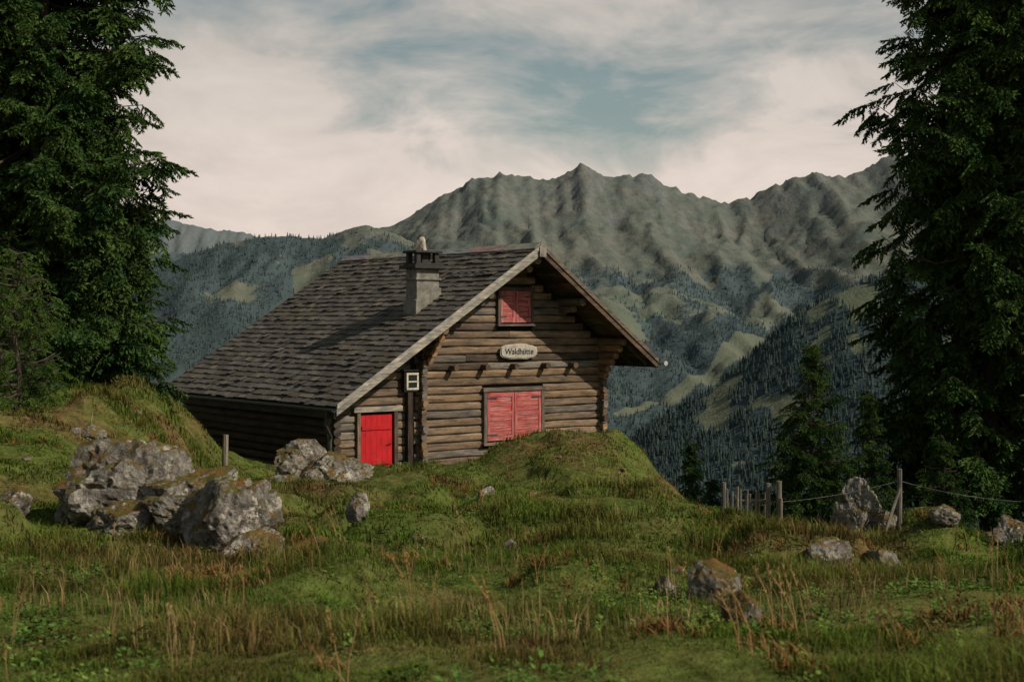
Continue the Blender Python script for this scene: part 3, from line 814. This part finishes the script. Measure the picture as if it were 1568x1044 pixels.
spruce(-10.0,28,g1(-10,28),2.6,[(-1.5,1.1),(0,.8),(1.2,.05)],107,dz=.2,limbs=7,dens=7,droop=.1,up=.2,sscale=.42,low=.1,lib=C_sp2,trunk=.06)
def small(x,y,top,Rb,seed,**k):
    z=g1(x,y);H=top-z
    spruce(x,y,z,H,[(z,Rb),(z+H*.5,Rb*.62),(top,.04)],seed,dz=.25,limbs=8,dens=5.5,droop=.25,up=.2,sscale=.58,low=H*.25,trunk=.14,**k)
small(9.5,45,-.55,2.7,111);small(11.9,47.5,-2.4,2.0,112);small(6.3,50,-4.3,1.5,113);small(13.6,45,-3.6,2.0,114)
small(7.6,54,-5.9,1.8,115)
# ------------------------------------------------------------ grass (real blades on the terrain)
def inhut(X,Y):
    dx=X+2.848;dy=Y-44;s=dx*.7934+dy*.6088;t=-dx*.6088+dy*.7934
    return (s>-3.2)&(s<7.5)&(t>-.2)&(t<10.6)
def bands(spec,margin=1.3,k=.42):
    XX=[];YY=[]
    for y0,y1,d in spec:
        A=k*(y1*y1-y0*y0)+2*margin*(y1-y0);n=int(A*d)
        Y=np.sqrt(rng.uniform(y0*y0,y1*y1,n));X=rng.uniform(-1,1,n)*(k*Y+margin)
        XX.append(X);YY.append(Y)
    X=np.concatenate(XX);Y=np.concatenate(YY);m=~inhut(X,Y);return X[m],Y[m]
def blades(name,X,Y,h,w,lean,mat,tint):
    n=len(X);Z=G(X,Y)-.01
    az=rng.uniform(0,2*np.pi,n);pw=az+np.pi/2+rng.uniform(-.6,.6,n)
    ca,sa,cp,sp_=np.cos(az),np.sin(az),np.cos(pw)*w,np.sin(pw)*w
    co=np.empty((n,5,3))
    co[:,0]=np.stack([X-cp,Y-sp_,Z],-1);co[:,1]=np.stack([X+cp,Y+sp_,Z],-1)
    o=lean*h*.3;zm=Z+h*.55
    co[:,2]=np.stack([X+ca*o+cp*.75,Y+sa*o+sp_*.75,zm],-1);co[:,3]=np.stack([X+ca*o-cp*.75,Y+sa*o-sp_*.75,zm],-1)
    o=lean*h
    co[:,4]=np.stack([X+ca*o,Y+sa*o,Z+h*(1-.3*np.minimum(lean,1.2))],-1)
    i=np.arange(n)*5
    f=np.stack([i,i+1,i+2,i+3,i+3,i+2,i+4],-1).ravel()
    sz=np.tile([4,3],n)
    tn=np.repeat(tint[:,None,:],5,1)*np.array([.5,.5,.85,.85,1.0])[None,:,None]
    return raw_mesh(name,co.reshape(-1,3),f,sz,mat,np.clip(tn.reshape(-1,3),0,1))
def tints(n,dryp=.1):
    g=rng.uniform(.48,.92,n);t=np.stack([g,g,g],-1)
    d=rng.random(n)<dryp;t[d]*=np.array([1.7,1.1,1.1]);return np.clip(t,0,1)
def hgt(X,Y):
    p=fbm(X/.8,Y/.8,3,77);q=fbm(X/3.0,Y/3.0,3,78)
    return (.35+1.3*sm((p-.32)/.4))*(.55+1.0*sm((q-.4)/.25))
X,Y=bands([(4.3,8,1900),(8,14,1200)]);n=len(X)
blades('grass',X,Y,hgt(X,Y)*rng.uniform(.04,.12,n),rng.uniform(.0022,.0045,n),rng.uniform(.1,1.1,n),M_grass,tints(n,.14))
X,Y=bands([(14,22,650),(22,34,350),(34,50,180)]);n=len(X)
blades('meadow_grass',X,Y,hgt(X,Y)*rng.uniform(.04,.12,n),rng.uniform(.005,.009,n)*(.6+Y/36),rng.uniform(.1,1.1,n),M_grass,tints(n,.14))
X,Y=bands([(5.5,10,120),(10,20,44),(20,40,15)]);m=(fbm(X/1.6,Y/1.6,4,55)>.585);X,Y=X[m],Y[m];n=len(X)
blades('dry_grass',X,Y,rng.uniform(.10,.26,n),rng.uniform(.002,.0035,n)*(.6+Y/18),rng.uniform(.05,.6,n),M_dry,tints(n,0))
def blade(mb,r,x,y,h,w,lean,az,c):
    k=len(mb.v);n=3;pw=az+math.pi/2+r.uniform(-.5,.5)
    for i in range(n):
        t=i/n;o=lean*h*t*t;ww=w*(1-.55*t)
        px,py,pz=x+math.cos(az)*o,y+math.sin(az)*o,h*t*(1-.15*lean*t)
        mb.v.append((px-math.cos(pw)*ww,py-math.sin(pw)*ww,pz));mb.v.append((px+math.cos(pw)*ww,py+math.sin(pw)*ww,pz))
    mb.v.append((x+math.cos(az)*lean*h,y+math.sin(az)*lean*h,h*(1-.18*lean)))
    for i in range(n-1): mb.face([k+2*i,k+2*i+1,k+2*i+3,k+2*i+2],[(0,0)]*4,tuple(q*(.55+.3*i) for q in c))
    mb.face([k+2*n-2,k+2*n-1,k+2*n],[(0,0)]*3,c)
def tuft_lib(name,nb,rad,h0,h1,w,mat,count=5,seed=0,lean=(.1,.9)):
    C=bpy.data.collections.new(name)
    for q in range(count):
        r=random.Random(seed+q);mb=MB()
        for i in range(nb):
            a=r.uniform(0,6.28);d=rad*math.sqrt(r.random());g=r.uniform(.75,1.25)
            blade(mb,r,d*math.cos(a),d*math.sin(a),r.uniform(h0,h1),w*r.uniform(.7,1.3),r.uniform(*lean),r.uniform(0,6.28),(g,g,g))
        mb.obj('%s_%d'%(name,q),[mat],coll=C)
    return C
CF=tuft_lib('fern_tuft',26,.14,.05,.16,.006,M_fern,5,260,(.4,1.2))
def place(name,X,Y,coll,s0,s1,nv,tilt=.25,sink=.01):
    n=len(X);Z=G(X,Y)-sink
    ro=np.stack([rng.uniform(-tilt,tilt,n),rng.uniform(-tilt,tilt,n),rng.uniform(0,6.28,n)],-1)
    scatter(name,np.stack([X,Y,Z],-1),ro,rng.uniform(s0,s1,n),rng.integers(0,nv,n),coll)
X,Y=bands([(6,14,14),(14,26,10),(26,40,5)]);m=fbm(X/1.2,Y/1.2,4,91)>.62;place('brown_fern',X[m],Y[m],CF,.5,1.1,5)
CW=bpy.data.collections.new('weed_library')
for q in range(5):
    r=random.Random(300+q);mb=MB()
    for i in range(34):
        a=r.uniform(0,6.28);el=r.uniform(.1,1.2);L=r.uniform(.018,.036);st=r.uniform(.02,.10)
        d=Vector((math.cos(a)*math.cos(el),math.sin(a)*math.cos(el),math.sin(el)));s=Vector((-math.sin(a),math.cos(a),r.uniform(-.4,.4))).normalized()
        p=d*st;d2=(d+Vector((0,0,-.6))).normalized();k=len(mb.v);g=r.uniform(.6,1.3)
        mb.v.extend([tuple(p),tuple(p+d2*L*.4+s*L*.33),tuple(p+d2*L*.8+s*L*.22),tuple(p+d2*L*1.1),tuple(p+d2*L*.8-s*L*.22),tuple(p+d2*L*.4-s*L*.33)])
        mb.face([k,k+1,k+2,k+3,k+4,k+5],[(0,0)]*6,(g,g,g))
    mb.obj('weed_%d'%q,[M_weed],coll=CW)
X,Y=bands([(5,12,30),(12,26,8)]);m=fbm(X/1.1,Y/1.1,4,33)>.54;place('weeds',X[m],Y[m],CW,.6,1.3,5)
CS=bpy.data.collections.new('stalk_library')
for q in range(4):
    r=random.Random(400+q);mb=MB()
    for i in range(3):
        x0,y0=r.uniform(-.06,.06),r.uniform(-.06,.06);h=r.uniform(.22,.40);lx,ly=r.uniform(-.12,.12),r.uniform(-.12,.12)
        pts=[(x0+lx*t*t,y0+ly*t*t,h*t) for t in (0,.35,.7,1)]
        mb.tube(pts,[.003,.0028,.0024,.0018],(.8,.75,.7),4)
        for j in range(14):
            t=.62+.38*j/14;p=Vector((x0+lx*t*t,y0+ly*t*t,h*t));d=Vector((r.uniform(-1,1),r.uniform(-1,1),r.uniform(.2,1.2))).normalized()*.022;s=d.orthogonal().normalized()*.004
            k=len(mb.v);mb.v.extend([tuple(p-s),tuple(p+s),tuple(p+d)]);mb.face([k,k+1,k+2],[(0,0)]*3,(.7,.6,.5))
    mb.obj('stalk_%d'%q,[M_dry],coll=CS)
X,Y=bands([(6,12,.7),(12,24,.15)]);place('dead_stalks',X,Y,CS,.8,1.3,4,.1)
# ------------------------------------------------------------ world and sun
to_sun=Vector((1.085,-.428,.98)).normalized()
el=math.asin(to_sun.z);azm=math.atan2(to_sun.x,to_sun.y)
w=bpy.data.worlds.new('World');scene.world=w;w.use_nodes=True
nt=w.node_tree;nt.nodes.clear();b=NB(nt)
sky=b.n('ShaderNodeTexSky');sky.sky_type='NISHITA';sky.sun_disc=False;sky.sun_elevation=el;sky.sun_rotation=azm
sky.air_density=1.0;sky.dust_density=1.5
tc=b.n('ShaderNodeTexCoord').outputs['Generated']
sp=b.n('ShaderNodeSeparateXYZ');b.l(tc,sp.inputs[0])
n1=b.noise(b.mapping(tc,(1,1,2.4),(.3,0,.15)),3.2,5,.55,.4)
n2=b.noise(b.mapping(tc,(1,1,2.6),(4,2,1)),8,5,.6,.4)
vd=b.n('ShaderNodeVectorMath',operation='DISTANCE')
b.l(b.mapping(tc,(.7,1,2.6)),vd.inputs[0]);vd.inputs[1].default_value=(.075,.98,.160*2.6)
dist=b.math('ADD',vd.outputs['Value'],b.math('MULTIPLY',b.math('SUBTRACT',n2,.5),.30))
hole=b.math('MULTIPLY',b.math('SUBTRACT',.19,dist),1.7)
hole=b.math('MAXIMUM',hole,0)
cov=b.math('ADD',n1,b.math('MULTIPLY',b.math('SUBTRACT',.20,sp.outputs[2]),1.6))
cov=b.math('ADD',cov,b.math('MULTIPLY',b.math('SUBTRACT',n2,.5),.7))
cov=b.math('SUBTRACT',cov,hole)
cf=b.ramp(cov,[(.22,.22),(.62,.98)])
skyc=b.mix(1.,sky.outputs[0],(.62,.74,.62),'MULTIPLY')
cc=b.ramp(sp.outputs[2],[(0.,(.84,.71,.63)),(.09,(.77,.66,.59)),(.2,(.54,.50,.455)),(.5,(.50,.475,.44))])
cc=b.mix(1.,cc,b.ramp(n2,[(.3,.84),(.7,1.12)]),'MULTIPLY')
cc=b.mix(1.,cc,(10,10,10),'MULTIPLY')
fin=b.mix(cf,skyc,cc)
bg=b.n('ShaderNodeBackground');b.l(fin,bg.inputs[0]);bg.inputs[1].default_value=.1
o=b.n('ShaderNodeOutputWorld');b.l(bg.outputs[0],o.inputs[0])
sd=bpy.data.lights.new('sun','SUN');sd.energy=4.5;sd.angle=math.radians(.6);sd.color=(1,.90,.76)
so=bpy.data.objects.new('sun',sd);COL.objects.link(so);so.rotation_euler=(-to_sun).to_track_quat('-Z','Y').to_euler()
# ------------------------------------------------------------ camera
cd=bpy.data.cameras.new('camera');cd.lens=50;cd.sensor_width=36;cd.clip_end=30000;cd.clip_start=.1
cd.dof.use_dof=True;cd.dof.focus_distance=43;cd.dof.aperture_fstop=4.0
co=bpy.data.objects.new('camera',cd);COL.objects.link(co);co.location=(0,0,0)
co.rotation_euler=(math.radians(90-.815),0,0)
scene.camera=co
scene.view_settings.view_transform='Standard';scene.view_settings.look='None';scene.view_settings.exposure=0
